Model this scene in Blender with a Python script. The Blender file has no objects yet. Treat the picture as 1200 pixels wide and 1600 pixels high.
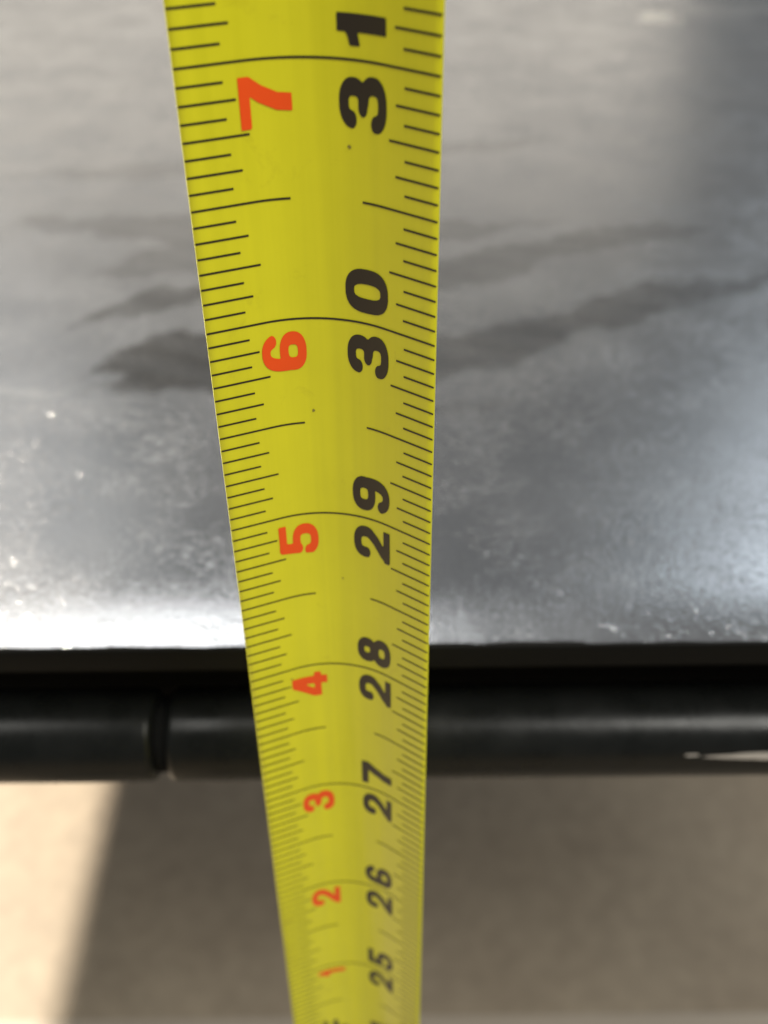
import bpy, bmesh, math, random
import numpy as np
from mathutils import Matrix, Vector

random.seed(4)
IN = 0.0254                       # everything below is measured in inches and scaled to metres
scene = bpy.context.scene
C = scene.collection

# ------------------------------------------------------------------ camera
CAM_Z = 32.113
cam_d = bpy.data.cameras.new('camera')
cam = bpy.data.objects.new('camera', cam_d)
C.objects.link(cam)
R = Matrix(((0.99993916, 0.0110305, 0.0),
            (-0.00694544, 0.62961901, -0.776873),
            (-0.0085693, 0.77682574, 0.62965732)))
cam.matrix_world = Matrix.Translation((0, 0, CAM_Z * IN)) @ R.to_4x4()
cam_d.sensor_fit = 'VERTICAL'
cam_d.sensor_height = 24.0
cam_d.lens = 24.0 * 1690 / 1600
cam_d.clip_start = 0.005
cam_d.clip_end = 60
cam_d.dof.use_dof = True
cam_d.dof.focus_distance = 4.4 * IN
cam_d.dof.aperture_fstop = 15.0
scene.camera = cam

# ------------------------------------------------------------------ world, lamps, exposure
w = bpy.data.worlds.new('World')
scene.world = w
w.use_nodes = True
bg = w.node_tree.nodes['Background']
bg.inputs['Color'].default_value = (0.95, 0.98, 1.0, 1)
bg.inputs['Strength'].default_value = 0.21

def lamp(name, az, el, dist, size, power, col, size_y=None, target=(0, 10, 27)):
    d = bpy.data.lights.new(name, 'AREA')
    d.energy = power
    d.color = col
    if size_y:
        d.shape = 'RECTANGLE'; d.size = size; d.size_y = size_y
    else:
        d.shape = 'DISK'; d.size = size
    o = bpy.data.objects.new(name, d)
    C.objects.link(o)
    a, e = math.radians(az), math.radians(el)
    v = Vector((math.sin(a) * math.cos(e), math.cos(a) * math.cos(e), math.sin(e)))
    o.location = Vector(target) * IN + v * dist
    o.rotation_euler = v.to_track_quat('Z', 'Y').to_euler()
    return o
lamp('key_spot', -55.9, 34.8, 2.8, 0.07, 275, (1.0, 0.89, 0.74))
lamp('edge_glow_panel', -46.9, 70, 2.5, 1.3, 11.0, (0.97, 0.98, 1.0), 0.9)  # added soft panel, makes the glow along the top's front-left edge
lamp('warm_back_fill', -11.5, 15, 3.2, 3.2, 7.6, (1.0, 0.89, 0.74), 0.95)  # added panel standing in for a warm wall mirrored in the top
lamp('cool_right_fill', 36, 40, 3.0, 0.8, 5.5, (0.8, 0.9, 1.0), 1.0)  # added off-frame panel, gives the right of the top its bluish cast
lamp('left_fill', -34, 37, 3.0, 1.3, 2.1, (0.92, 0.96, 1.0), 0.9)  # added unseen panel to lighten the left of the top
lamp('front_fill', 138, 51, 2.4, 0.9, 56, (1.0, 0.98, 0.91), 0.9)  # added unseen fill behind the camera, lights the tape
lamp('front_fill', 228, 62, 2.4, 0.9, 20, (1.0, 0.98, 0.91), 0.9)  # second added fill, brightens the right half of the blade

scene.view_settings.view_transform = 'Standard'
scene.view_settings.look = 'None'
scene.view_settings.gamma = 1
scene.view_settings.exposure = 0
scene.render.engine = 'CYCLES'

# ------------------------------------------------------------------ helpers
def mat(name):
    m = bpy.data.materials.new(name)
    m.use_nodes = True
    nt = m.node_tree
    return m, nt, nt.nodes['Principled BSDF']

def simple(name, col, rough=0.5, metal=0.0, coat=0.0):
    m, nt, b = mat(name)
    b.inputs['Base Color'].default_value = (*col, 1)
    b.inputs['Roughness'].default_value = rough
    b.inputs['Metallic'].default_value = metal
    b.inputs['Coat Weight'].default_value = coat
    return m

def node(nt, typ, **kw):
    n = nt.nodes.new(typ)
    for k, v in kw.items():
        if k in n.inputs:
            n.inputs[k].default_value = v
        else:
            setattr(n, k, v)
    return n

def noise(nt, vec, scale, detail=4, rough=0.5, dist=0.0):
    n = node(nt, 'ShaderNodeTexNoise')
    n.inputs['Scale'].default_value = scale
    n.inputs['Detail'].default_value = detail
    n.inputs['Roughness'].default_value = rough
    n.inputs['Distortion'].default_value = dist
    nt.links.new(vec, n.inputs['Vector'])
    return n

def ramp(nt, fac, stops):
    r = nt.nodes.new('ShaderNodeValToRGB')
    e = r.color_ramp.elements
    while len(e) < len(stops):
        e.new(0.5)
    for el, (p, c) in zip(e, stops):
        el.position = p
        el.color = (*c, 1) if len(c) == 3 else c
    nt.links.new(fac, r.inputs['Fac'])
    return r

def mixc(nt, fac, a, b, blend='MIX'):
    n = nt.nodes.new('ShaderNodeMix')
    n.data_type = 'RGBA'
    n.blend_type = blend
    for s, v in ((n.inputs[0], fac), (n.inputs[6], a), (n.inputs[7], b)):
        if hasattr(v, 'is_output'):
            nt.links.new(v, s)
        else:
            s.default_value = v if isinstance(v, (int, float)) else (*v, 1)
    return n.outputs[2]

def mesh_obj(name, verts, faces, material, parent=None, smooth=False):
    me = bpy.data.meshes.new(name)
    me.from_pydata([tuple(c * IN for c in v) for v in verts], [], faces)
    me.materials.append(material)
    if smooth:
        me.polygons.foreach_set('use_smooth', [True] * len(me.polygons))
    me.update()
    o = bpy.data.objects.new(name, me)
    C.objects.link(o)
    if parent:
        o.parent = parent
    return o

def box(name, x0, x1, y0, y1, z0, z1, material, parent=None, bev=0.0):
    bm = bmesh.new()
    bmesh.ops.create_cube(bm, size=1)
    for v in bm.verts:
        v.co = Vector((x0 + (v.co.x + .5) * (x1 - x0), y0 + (v.co.y + .5) * (y1 - y0), z0 + (v.co.z + .5) * (z1 - z0))) * IN
    if bev:
        bmesh.ops.bevel(bm, geom=list(bm.edges), offset=bev * IN, segments=3, profile=0.5, affect='EDGES')
    me = bpy.data.meshes.new(name)
    bm.to_mesh(me); bm.free()
    me.materials.append(material)
    me.polygons.foreach_set('use_smooth', [bool(bev)] * len(me.polygons))
    o = bpy.data.objects.new(name, me)
    C.objects.link(o)
    if parent:
        o.parent = parent
    return o

def lathe_x(name, prof, cy, cz, material, parent=None, n=40, wob=0.0):
    """prof: list of (x, radius) revolved about an axis parallel to X"""
    verts, faces = [], []
    for x, r in prof:
        for k in range(n):
            a = 2 * math.pi * k / n
            verts.append((x, cy + r * math.cos(a), cz + r * math.sin(a)))
    for i in range(len(prof) - 1):
        for k in range(n):
            a, b = i * n + k, i * n + (k + 1) % n
            faces.append((a, b, b + n, a + n))
    faces.append(tuple(range(n))[::-1])
    faces.append(tuple(range((len(prof) - 1) * n, len(prof) * n)))
    return mesh_obj(name, verts, faces, material, parent, True)

def empty(name, loc=(0, 0, 0)):
    o = bpy.data.objects.new(name, None)
    C.objects.link(o)
    o.location = Vector(loc) * IN
    return o

# ------------------------------------------------------------------ materials
# floor: warm beige concrete, faint mottling
m_floor, nt, b = mat('beige_floor')
tc = node(nt, 'ShaderNodeTexCoord').outputs['Object']
n1 = noise(nt, tc, 9, 5, 0.55)
n2 = noise(nt, tc, 60, 6, 0.6)
r1 = ramp(nt, n1.outputs['Fac'], [(0.3, (0.31, 0.25, 0.18)), (0.7, (0.38, 0.313, 0.228))])
r2 = ramp(nt, n2.outputs['Fac'], [(0.35, (0.82, 0.82, 0.82)), (0.65, (1, 1, 1))])
nt.links.new(mixc(nt, 1.0, r1.outputs[0], r2.outputs[0], 'MULTIPLY'), b.inputs['Base Color'])
b.inputs['Roughness'].default_value = 0.55
bp = node(nt, 'ShaderNodeBump'); bp.inputs['Strength'].default_value = 0.2; bp.inputs['Distance'].default_value = 0.001
nt.links.new(n2.outputs['Fac'], bp.inputs['Height']); nt.links.new(bp.outputs[0], b.inputs['Normal'])

m_strip = simple('pale_floor_strip', (0.42, 0.36, 0.29), 0.5)

# table top: silver grained vinyl, darker patches mixed into its base colour
m_top, nt, b = mat('silver_vinyl')
tc = node(nt, 'ShaderNodeTexCoord').outputs['Object']
at = node(nt, 'ShaderNodeAttribute'); at.attribute_name = 'dark_patch'
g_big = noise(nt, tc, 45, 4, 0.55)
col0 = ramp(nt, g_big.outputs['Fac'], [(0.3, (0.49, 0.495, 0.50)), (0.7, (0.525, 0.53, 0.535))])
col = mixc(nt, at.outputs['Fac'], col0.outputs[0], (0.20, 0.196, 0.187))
at2 = node(nt, 'ShaderNodeAttribute'); at2.attribute_name = 'glint_mark'
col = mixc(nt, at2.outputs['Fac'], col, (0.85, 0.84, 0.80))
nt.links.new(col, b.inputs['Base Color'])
b.inputs['Metallic'].default_value = 1.0
rr = ramp(nt, g_big.outputs['Fac'], [(0.3, (0.195,) * 3), (0.7, (0.24,) * 3)])
nt.links.new(rr.outputs[0], b.inputs['Roughness'])
# creased grain: ridged noise, stretched patches of stronger and weaker relief
mp = node(nt, 'ShaderNodeMapping'); mp.inputs['Scale'].default_value = (0.62, 1.25, 1.0)
nt.links.new(tc, mp.inputs['Vector'])
gr = noise(nt, mp.outputs[0], 1150, 4, 0.6, 1.5)
gr.noise_type = 'RIDGED_MULTIFRACTAL'
gr.inputs['Lacunarity'].default_value = 2.1
gr2 = noise(nt, tc, 2600, 3, 0.6)
patch = noise(nt, tc, 55, 3, 0.5)
pr = ramp(nt, patch.outputs['Fac'], [(0.35, (0.25,) * 3), (0.62, (1,) * 3)])
mm = node(nt, 'ShaderNodeMath', operation='MULTIPLY')
nt.links.new(gr.outputs['Fac'], mm.inputs[0]); nt.links.new(pr.outputs[0], mm.inputs[1])
ma = node(nt, 'ShaderNodeMath', operation='MULTIPLY_ADD')
nt.links.new(gr2.outputs['Fac'], ma.inputs[0]); ma.inputs[1].default_value = 0.35
nt.links.new(mm.outputs[0], ma.inputs[2])
bp = node(nt, 'ShaderNodeBump'); bp.inputs['Strength'].default_value = 0.56; bp.inputs['Distance'].default_value = 0.00016
nt.links.new(ma.outputs[0], bp.inputs['Height']); nt.links.new(bp.outputs[0], b.inputs['Normal'])

# black enamel of the steel frame
m_black, nt, b = mat('black_enamel')
tc = node(nt, 'ShaderNodeTexCoord').outputs['Object']
n1 = noise(nt, tc, 120, 5, 0.6)
r1 = ramp(nt, n1.outputs['Fac'], [(0.3, (0.005, 0.0055, 0.005)), (0.75, (0.009, 0.0095, 0.009))])
nt.links.new(r1.outputs[0], b.inputs['Base Color'])
r2 = ramp(nt, n1.outputs['Fac'], [(0.3, (0.24,) * 3), (0.7, (0.34,) * 3)])
nt.links.new(r2.outputs[0], b.inputs['Roughness'])
b.inputs['Specular IOR Level'].default_value = 0.17
bp = node(nt, 'ShaderNodeBump'); bp.inputs['Strength'].default_value = 0.15; bp.inputs['Distance'].default_value = 0.0003
n3 = noise(nt, tc, 350, 3)
nt.links.new(n3.outputs['Fac'], bp.inputs['Height']); nt.links.new(bp.outputs[0], b.inputs['Normal'])
m_rim = simple('black_rim_plastic', (0.005, 0.005, 0.0045), 0.5)
m_rim.node_tree.nodes['Principled BSDF'].inputs['Specular IOR Level'].default_value = 0.06
m_dark = simple('black_felt', (0.004, 0.004, 0.004), 0.9)
m_dark.node_tree.nodes['Principled BSDF'].inputs['Specular IOR Level'].default_value = 0.1
m_bare = simple('bare_steel', (0.40, 0.375, 0.34), 0.5, 0.4)
m_foot = simple('black_rubber', (0.02, 0.02, 0.02), 0.7)

# tape: yellow lacquered steel with a clear coat
m_tape, nt, b = mat('yellow_lacquer')
tc = node(nt, 'ShaderNodeTexCoord').outputs['Object']
n1 = noise(nt, tc, 70, 4, 0.6)
mp = node(nt, 'ShaderNodeMapping'); mp.inputs['Scale'].default_value = (420, 420, 9)
nt.links.new(tc, mp.inputs['Vector'])
n2 = noise(nt, mp.outputs[0], 1.0, 3, 0.6)
r1 = ramp(nt, n1.outputs['Fac'], [(0.3, (0.61, 0.58, 0.003)), (0.7, (0.655, 0.625, 0.005))])
r2 = ramp(nt, n2.outputs['Fac'], [(0.35, (0.92, 0.925, 0.9)), (0.65, (1, 1, 1))])
n4 = noise(nt, tc, 160, 6, 0.7, 0.6)
r4 = ramp(nt, n4.outputs['Fac'], [(0.60, (1, 1, 1)), (0.74, (0.86, 0.84, 0.8))])      # faint handling grime
tcol = mixc(nt, 1.0, r1.outputs[0], r2.outputs[0], 'MULTIPLY')
nt.links.new(mixc(nt, 1.0, tcol, r4.outputs[0], 'MULTIPLY'), b.inputs['Base Color'])
r5 = ramp(nt, n2.outputs['Fac'], [(0.3, (0.34,) * 3), (0.7, (0.5,) * 3)])
nt.links.new(r5.outputs[0], b.inputs['Roughness'])
b.inputs['Coat Weight'].default_value = 0.45
b.inputs['Coat Roughness'].default_value = 0.14
m_ink = simple('black_ink', (0.014, 0.010, 0.006), 0.45, coat=0.1)
m_red = simple('red_ink', (0.78, 0.07, 0.0005), 0.45, coat=0.1)
m_speck = simple('dirt_speck', (0.22, 0.19, 0.03), 0.7)

# ------------------------------------------------------------------ floor
floor = mesh_obj('floor', [(-160, -120, 0), (160, -120, 0), (160, 200, 0), (-160, 200, 0)], [(0, 1, 2, 3)], m_floor)
floor['kind'] = 'structure'
box('floor_strip', -150, 150, 13.2, 15.62, -0.05, 0.06, m_strip, floor, 0.03)

# ------------------------------------------------------------------ folding table
TX0, TX1, TY0, TY1 = -29.05, 18.65, 4.98, 39.5
TOP = 27.04
table = empty('folding_table', (1.8, 22, 0))
table['label'] = 'black framed folding table with grained silver top, behind the yellow tape'
table['category'] = 'table'
TINV = Matrix.Translation(-table.location)
def to_table(o):
    o.parent = table
    o.matrix_parent_inverse = TINV
    return o

# silver top: a padded sheet that rolls over at its edges
def lines(a, b, fa, fb, fine, coarse):
    out = [a + 0.9 * (k / 14) ** 1.6 for k in range(15)]
    v = out[-1]
    while v < b - 0.9 - coarse:
        v += fine if fa <= v < fb else coarse
        out.append(v)
    tail = [b - 0.9 * (k / 8) ** 1.6 for k in range(9)][::-1]
    return np.array([q for q in out if q < tail[0] - 0.05] + tail)
gx = lines(TX0, TX1, -7.5, 7.5, 0.075, 0.8)
gy = lines(TY0, TY1, 4.9, 22, 0.075, 0.8)
X, Y = np.meshgrid(gx, gy)
dist = np.minimum(np.minimum(X - TX0, TX1 - X), np.minimum(Y - TY0, TY1 - Y))
q = np.clip(1 - dist / 0.95, 0, 1)
Z = TOP - 0.085 * q ** 3.0
Z += 0.003 * np.sin(X * 1.7 + 0.4) * np.sin(Y * 1.1) + 0.0012 * np.sin(X * 4.1 + Y * 2.3)
Yw = Y + (Y < TY0 + 0.5) * (0.006 * np.sin(X * 2.3) + 0.004 * np.sin(X * 7.1 + 1) + 0.003 * np.sin(X * 17))
ny, nx = X.shape
verts = np.stack([X, Yw, Z], -1).reshape(-1, 3)
faces = [(j * nx + i, j * nx + i + 1, (j + 1) * nx + i + 1, (j + 1) * nx + i) for j in range(ny - 1) for i in range(nx - 1)]
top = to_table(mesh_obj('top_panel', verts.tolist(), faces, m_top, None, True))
# darker patches on the top: outlines in inches on the table
DARK_PATCHES = [
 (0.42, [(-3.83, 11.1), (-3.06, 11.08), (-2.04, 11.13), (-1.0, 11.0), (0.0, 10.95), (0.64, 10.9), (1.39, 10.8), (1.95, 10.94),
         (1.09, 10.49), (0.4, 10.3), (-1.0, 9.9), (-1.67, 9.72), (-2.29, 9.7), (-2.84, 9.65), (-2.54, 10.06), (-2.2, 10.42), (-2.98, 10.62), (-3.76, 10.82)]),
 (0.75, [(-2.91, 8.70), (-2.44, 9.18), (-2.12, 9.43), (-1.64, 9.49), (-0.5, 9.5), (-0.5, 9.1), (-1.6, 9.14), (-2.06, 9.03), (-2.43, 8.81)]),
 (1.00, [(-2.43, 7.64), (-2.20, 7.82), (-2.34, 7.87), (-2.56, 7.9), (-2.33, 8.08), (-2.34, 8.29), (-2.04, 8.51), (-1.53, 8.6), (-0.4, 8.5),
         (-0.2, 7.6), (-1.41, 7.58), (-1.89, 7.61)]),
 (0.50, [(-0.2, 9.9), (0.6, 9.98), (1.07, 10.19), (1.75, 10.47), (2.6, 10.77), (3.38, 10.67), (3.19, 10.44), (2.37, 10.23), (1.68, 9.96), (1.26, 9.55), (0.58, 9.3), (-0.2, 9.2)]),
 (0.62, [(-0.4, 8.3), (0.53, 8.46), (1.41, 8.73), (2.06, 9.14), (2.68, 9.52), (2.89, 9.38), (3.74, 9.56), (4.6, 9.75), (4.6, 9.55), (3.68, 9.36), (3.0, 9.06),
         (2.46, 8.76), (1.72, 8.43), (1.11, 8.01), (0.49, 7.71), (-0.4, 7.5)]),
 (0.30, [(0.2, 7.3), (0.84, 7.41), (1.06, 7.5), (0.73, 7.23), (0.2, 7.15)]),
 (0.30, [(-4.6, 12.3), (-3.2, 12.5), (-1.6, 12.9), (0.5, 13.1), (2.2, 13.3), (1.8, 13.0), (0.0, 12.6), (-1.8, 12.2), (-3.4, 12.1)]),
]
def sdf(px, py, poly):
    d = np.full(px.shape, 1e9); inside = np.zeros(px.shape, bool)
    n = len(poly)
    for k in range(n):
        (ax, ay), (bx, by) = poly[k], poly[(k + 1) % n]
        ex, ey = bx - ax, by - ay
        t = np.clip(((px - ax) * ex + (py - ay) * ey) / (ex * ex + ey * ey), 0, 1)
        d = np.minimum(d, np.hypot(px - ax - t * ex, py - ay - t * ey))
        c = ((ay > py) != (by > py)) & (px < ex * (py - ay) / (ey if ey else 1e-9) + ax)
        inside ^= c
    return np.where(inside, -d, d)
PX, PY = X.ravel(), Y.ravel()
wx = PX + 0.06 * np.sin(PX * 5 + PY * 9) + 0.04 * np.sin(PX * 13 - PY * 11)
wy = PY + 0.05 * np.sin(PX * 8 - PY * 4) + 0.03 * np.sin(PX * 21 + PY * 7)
dark_amt = np.zeros(PX.shape)
for amt, poly in DARK_PATCHES:
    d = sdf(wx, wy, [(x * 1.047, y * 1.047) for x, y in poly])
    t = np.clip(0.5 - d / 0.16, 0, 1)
    dark_amt = np.maximum(dark_amt, amt * t * t * (3 - 2 * t))
dark_amt *= 0.9 + 0.1 * np.sin(PX * 6 + PY * 14)
pale_amt = np.zeros(PX.shape)
for amt, cx, cy, hx, hy in ((1.0, 4.75, 19.5, 0.26, 0.30), (0.30, 6.3, 19.9, 0.8, 0.25), (0.35, -3.4, 7.95, 0.62, 0.04)):      # reflected glint and line of a far lamp painted pale; last is a streak
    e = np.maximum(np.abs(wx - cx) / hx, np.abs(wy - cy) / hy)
    pale_amt = np.maximum(pale_amt, amt * np.clip(1.6 - e, 0, 1))
a = top.data.attributes.new('glint_mark', 'FLOAT', 'POINT')
a.data.foreach_set('value', pale_amt.astype(np.float32))
a = top.data.attributes.new('dark_patch', 'FLOAT', 'POINT')
a.data.foreach_set('value', dark_amt.astype(np.float32))

# black rim round the top, a shallow lip just under the roll-over
def rim(name, x0, x1, y0, y1):
    return to_table(box(name, x0, x1, y0, y1, 26.735, 26.955, m_rim, None, 0.03))
rim('rim', TX0 - 0.02, TX1 + 0.02, TY0 - 0.025, TY0 + 0.25)
rim('rim', TX0 - 0.02, TX1 + 0.02, TY1 - 0.25, TY1 + 0.02)
rim('rim', TX0 - 0.018, TX0 + 0.25, TY0 + 0.252, TY1 - 0.252)
rim('rim', TX1 - 0.25, TX1 + 0.018, TY0 + 0.252, TY1 - 0.252)
to_table(box('underside_board', TX0 + 0.2, TX1 - 0.2, TY0 + 0.2, TY1 - 0.2, 26.50, 26.72, m_dark))
to_table(box('added_dark_strip', TX0 + 0.6, TX1 - 0.6, 5.62, 5.74, 25.2, 26.49, m_dark))  # added black strip, keeps the gap above the tube as dark as shade
to_table(box('added_dark_strip', TX0 + 0.6, TX1 - 0.6, TY1 - 0.8, TY1 - 0.68, 25.75, 26.49, m_dark))

# front tube of the frame: two lengths with rounded ends and a narrow sleeve between
TUBE_Y, TUBE_Z, TR = 5.16, 25.855, 0.343
def end(x, s):      # rounded shoulder toward +s
    return [(x - s * 0.05, TR), (x - s * 0.035, TR * 0.988), (x - s * 0.02, TR * 0.965), (x - s * 0.008, TR * 0.93), (x, TR * 0.87)]
GL, GR_ = -1.665, -1.565
pl = [(TX0 + 0.3, TR)] + [(TX0 + 0.6 + k * 1.0, TR) for k in range(0, 26)] + end(GL, 1)
pr_ = end(GR_, -1)[::-1] + [(GR_ + 0.5 + k * 1.0, TR) for k in range(0, 19)] + [(TX1 - 0.3, TR)]
rail_l = to_table(lathe_x('frame_tube', pl, TUBE_Y, TUBE_Z, m_black))
rail_r = to_table(lathe_x('frame_tube', pr_, TUBE_Y, TUBE_Z, m_black))
to_table(lathe_x('joint_sleeve', [(GL - 0.1, TR * 0.80), (GR_ + 0.1, TR * 0.80)], TUBE_Y, TUBE_Z, m_dark))

# paint chips that bare the steel, lying on the tube
def chip(name, x0, x1, a0, a1, n=26, seed=1, parent=rail_r):
    rnd = random.Random(seed)
    vs, fs = [], []
    lo, hi = 0.0, 0.0
    for i in range(n + 1):
        t = i / n
        env = min(1.0, t / 0.3) ** 0.7
        lo = 0.5 * lo + 0.5 * rnd.uniform(-0.25, 0.25); hi = 0.5 * hi + 0.5 * rnd.uniform(-0.3, 0.3)
        mid, h = (a0 + a1) / 2, (a1 - a0) / 2
        for s in (-1, -0.33, 0.33, 1):
            ang = math.radians(mid + h * env * s * (1 + (lo if s < 0 else hi)))
            r = TR + 0.0025
            vs.append((x0 + t * (x1 - x0), TUBE_Y + r * math.cos(ang), TUBE_Z + r * math.sin(ang)))
    for i in range(n):
        for k in range(3):
            p = i * 4 + k
            fs.append((p, p + 4, p + 5, p + 1))
    o = mesh_obj(name, vs, fs, m_bare, None, True)
    o.parent = parent
    return o
chip('paint_chip', 2.22, 3.6, 160, 170, seed=3)
chip('paint_chip', 2.10, 2.20, 161, 164, n=8, seed=5)

# side tubes, legs and feet
def tube_between(name, p0, p1, r, material, parent=None, n=20):
    p0, p1 = Vector(p0), Vector(p1)
    d = (p1 - p0)
    qd = d.to_track_quat('Z', 'Y')
    vs, fs = [], []
    for z in (0, d.length):
        for k in range(n):
            a = 2 * math.pi * k / n
            vs.append(tuple(p0 + qd @ Vector((r * math.cos(a), r * math.sin(a), z))))
    for k in range(n):
        fs.append((k, (k + 1) % n, n + (k + 1) % n, n + k))
    fs += [tuple(range(n))[::-1], tuple(range(n, 2 * n))]
    return mesh_obj(name, vs, fs, material, parent, True)
for x in (TX0 + 0.7, TX1 - 0.7):
    to_table(tube_between('side_tube', (x, 5.6, TUBE_Z), (x, TY1 - 0.5, TUBE_Z), 0.3, m_black))
for x in (TX0 + 1.2, TX1 - 1.2):
    for y in (6.6, TY1 - 1.8):
        leg = to_table(tube_between('leg', (x, y, 26.4), (x, y, 0.55), 0.36, m_black))
        f = tube_between('rubber_foot', (x, y, 0.0), (x, y, 0.8), 0.46, m_foot)
        f.parent = leg

# ------------------------------------------------------------------ tape measure
TAPE = empty('tape_measure', (-0.220, 3.839, 0))
TAPE.rotation_euler = (0, 0, math.radians(-7.0))
TAPE['label'] = 'yellow steel tape measure standing upright in front of the silver table'
TAPE['category'] = 'tape measure'
RAD, FLAT, HALF, TH = 0.50, 0.25, 0.488, 0.007
LEN = 40.0
def on_tape(u, v, e=0.0):
    # cupped middle, nearly flat wings
    c = max(-FLAT, min(FLAT, u))
    t = c / RAD
    r = RAD - e
    w = u - c
    return (r * math.sin(t) + w * math.cos(t), -(RAD - r * math.cos(t)) - w * math.sin(t), v)
NU = 28
us = [-HALF + 2 * HALF * k / NU for k in range(NU + 1)]
vsz = [0.02 + (LEN - 0.02) * k / 80 for k in range(81)]
verts, faces = [], []
for e in (0.0, -TH):
    for v in vsz:
        for u in us:
            verts.append(on_tape(u, v, e))
W_ = NU + 1; N1 = W_ * 81
for j in range(80):
    for i in range(NU):
        p = j * W_ + i
        faces.append((p, p + 1, p + W_ + 1, p + W_))
        faces.append((N1 + p, N1 + p + W_, N1 + p + W_ + 1, N1 + p + 1))
    for i in (0, NU):
        p = j * W_ + i
        f = (p, p + W_, N1 + p + W_, N1 + p)
        faces.append(f if i == 0 else f[::-1])
blade = mesh_obj('blade', verts, faces, m_tape, TAPE, True)
# steel hook at the floor end
hook = box('end_hook', -0.36, 0.36, -0.30, 0.02, 0.0, 0.05, m_bare, TAPE, 0.015)

# printed graduations, one thin film of ink lying on the blade
E_INK = 0.0022
verts, faces = [], []
def strip(u0, u1, v, h):
    n = max(3, int(abs(u1 - u0) / 0.03))
    base = len(verts)
    for k in range(n + 1):
        u = u0 + (u1 - u0) * k / n
        verts.append(on_tape(u, v - h / 2, E_INK)); verts.append(on_tape(u, v + h / 2, E_INK))
    for k in range(n):
        p = base + 2 * k
        faces.append((p, p + 2, p + 3, p + 1))
Lf = {8: 0.375, 4: 0.240, 2: 0.205, 1: 0.168}
Rt = {8: 0.328, 4: 0.212, 2: 0.182, 1: 0.148}
for k in range(1, int(LEN * 16)):
    v = k / 16
    m = k % 16
    if m == 0:
        strip(-HALF + 0.002, HALF - 0.002, v, 0.0085)
        continue
    g = 8 if m % 8 == 0 else 4 if m % 4 == 0 else 2 if m % 2 == 0 else 1
    strip(-HALF + 0.002, -HALF + Lf[g] + random.uniform(-.004, .004), v, 0.0085)
    strip(HALF - Rt[g] + random.uniform(-.003, .003), HALF - 0.002, v, 0.0085)
mesh_obj('graduations', verts, faces, m_ink, TAPE)

# numerals: heavy wide figures reading up the blade
def arc(cx, cy, ax, ay, a0, a1, p=2.5, n=26):
    out = []
    for k in range(n + 1):
        a = math.radians(a0 + (a1 - a0) * k / n)
        c, t = math.cos(a), math.sin(a)
        out.append((cx + ax * math.copysign(abs(c) ** (2 / p), c), cy + ay * math.copysign(abs(t) ** (2 / p), t)))
    return out
STROKES = {   # centre lines in a unit box, drawn with a pen wider across than tall
 '0': [arc(.5, .5, .33, .405, 0, 360, 2.8)],
 '1': [[(.70, -.3), (.70, 1.3)], [(.70, .78), (.36, .70), (-.3, .62)]],
 '2': [arc(.5, .69, .33, .21, 185, -35) + [(.60, .40), (.30, .22), (.17, .10)], [(.12, .09), (1.4, .09)]],
 '3': [arc(.49, .71, .30, .195, 172, -85) + [(.42, .52)], arc(.49, .295, .345, .20, 85, -172)],
 '4': [[(.62, .96), (.12, .33)], [(-.3, .265), (1.4, .265)], [(.69, -.3), (.69, 1.3)]],
 '5': [[(.26, .90), (1.4, .90)], [(.25, .92), (.19, .50)], [(.20, .50)] + arc(.47, .325, .36, .23, 120, -168)],
 '6': [arc(.5, .305, .335, .20, 0, 360), arc(.5, .5, .335, .405, 195, 35)],
 '7': [[(-.3, .895), (1.4, .895)], [(.90, .90), (.66, .60), (.50, .28), (.45, -.3)]],
 '8': [arc(.5, .725, .28, .18, 0, 360), arc(.5, .285, .335, .19, 0, 360)],
 'F': [[(.17, -.3), (.17, 1.3)], [(.1, .90), (1.4, .90)], [(.1, .50), (.82, .50)]],
}
STROKES['9'] = [[(1 - x, 1 - y) for x, y in st] for st in STROKES['6']]
PEN = {'1': (.28, .10), 'F': (.17, .10), '7': (.17, .105), '4': (.16, .095)}
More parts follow.
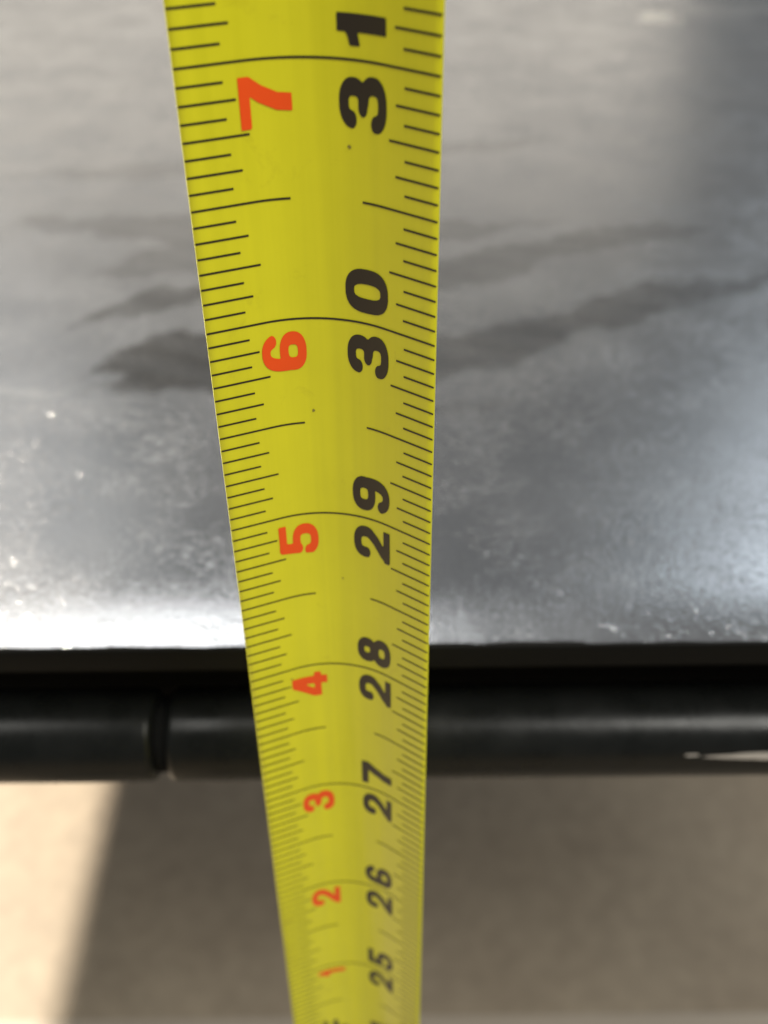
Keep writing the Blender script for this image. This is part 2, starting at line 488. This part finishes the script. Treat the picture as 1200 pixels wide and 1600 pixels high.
def glyph(ch, n=30):
    rx, ry = PEN.get(ch, (.165, .095))
    g = np.linspace(-0.03, 1.03, n + 1)
    GX, GY = np.meshgrid(g, g)
    k = rx / ry
    d = np.full(GX.shape, 9.0)
    for st in STROKES[ch]:
        for (ax, ay), (bx, by) in zip(st[:-1], st[1:]):
            ex, ey = bx - ax, (by - ay) * k
            L = ex * ex + ey * ey
            if L < 1e-12:
                continue
            t = np.clip(((GX - ax) * ex + (GY - ay) * k * ey) / L, 0, 1)
            d = np.minimum(d, np.hypot(GX - ax - t * ex, (GY - ay) * k - t * ey))
    f = d - rx
    f = np.maximum(f, np.maximum(np.maximum(-GX, GX - 1), np.maximum(-GY, GY - 1)))
    if ch in '235':      # terminals cut square
        pass
    vs, fs, cache = [], [], {}
    def vert(key, p):
        if key not in cache:
            cache[key] = len(vs); vs.append((p[0], p[1], 0))
        return cache[key]
    for j in range(n):
        for i in range(n):
            cs = [(i, j), (i + 1, j), (i + 1, j + 1), (i, j + 1)]
            poly = []
            for q in range(4):
                a, b = cs[q], cs[(q + 1) % 4]
                fa, fb = f[a[1], a[0]], f[b[1], b[0]]
                if fa < 0:
                    poly.append(vert(a, (g[a[0]], g[a[1]])))
                if (fa < 0) != (fb < 0):
                    t = fa / (fa - fb)
                    poly.append(vert(tuple(sorted((a, b))), (g[a[0]] + t * (g[b[0]] - g[a[0]]), g[a[1]] + t * (g[b[1]] - g[a[1]]))))
            if len(poly) > 2:
                fs.append(tuple(poly))
    return vs, fs
GLY = {c: glyph(c) for c in '0123456789F'}
GW = {'1': 0.105}
NUM = {}
def numeral(ch, u_base, height, v0, material, width=None, slant=0.0):
    vs, fs = GLY[ch]
    wd = width or GW.get(ch, 0.19)
    key = (ch, u_base, material.name, wd)
    if key not in NUM:                          # alike figures share one mesh
        # glyph x runs up the blade, glyph y runs toward the left edge
        me = bpy.data.meshes.new('numeral')
        me.from_pydata([tuple(c * IN for c in on_tape(u_base - y * height, (x + slant * (y - .5)) * wd, E_INK)) for x, y, _ in vs], [], fs)
        me.materials.append(material)
        NUM[key] = me
    o = bpy.data.objects.new('numeral', NUM[key])
    C.objects.link(o)
    o.parent = TAPE
    o.location = (0, 0, v0 * IN)
UB, UR, HT = 0.268, -0.086, 0.186
for n in range(1, 40):
    s = str(n)
    if len(s) == 2:
        w0 = GW.get(s[0], 0.19)
        numeral(s[0], UB, HT, n - 0.048 - w0, m_ink)
        numeral(s[1], UB, HT, n + 0.045, m_ink)
    else:
        numeral(s, UB, HT, n - 0.048 - GW.get(s, 0.19), m_ink)
    if n > 12:
        if n % 12:
            r = str(n % 12)
            v = n - 0.055
            for c in r[::-1]:
                wd = 0.08 if c == '1' else 0.18
                v -= wd
                numeral(c, UR, HT, v, m_red, wd)
                v -= 0.03
        else:
            numeral('F', UR - 0.0, HT, n + 0.05, m_ink, 0.17)
            numeral(str(n // 12), UR, HT, n - 0.05 - 0.19, m_ink)

# a few dirt specks on the blade
for u, v, r in ((0.115, 30.70, 0.008), (-0.075, 29.56, 0.007), (0.02, 28.6, 0.005), (-0.27, 27.93, 0.007)):
    n = 9
    vs = [on_tape(u, v, E_INK + 0.0006)]
    for k in range(n):
        a = 2 * math.pi * k / n
        rr_ = r * random.uniform(0.6, 1.2)
        vs.append(on_tape(u + rr_ * math.cos(a), v + rr_ * math.sin(a), E_INK))
    mesh_obj('dirt_speck', vs, [(0, 1 + k, 1 + (k + 1) % n) for k in range(n)], m_speck, TAPE)
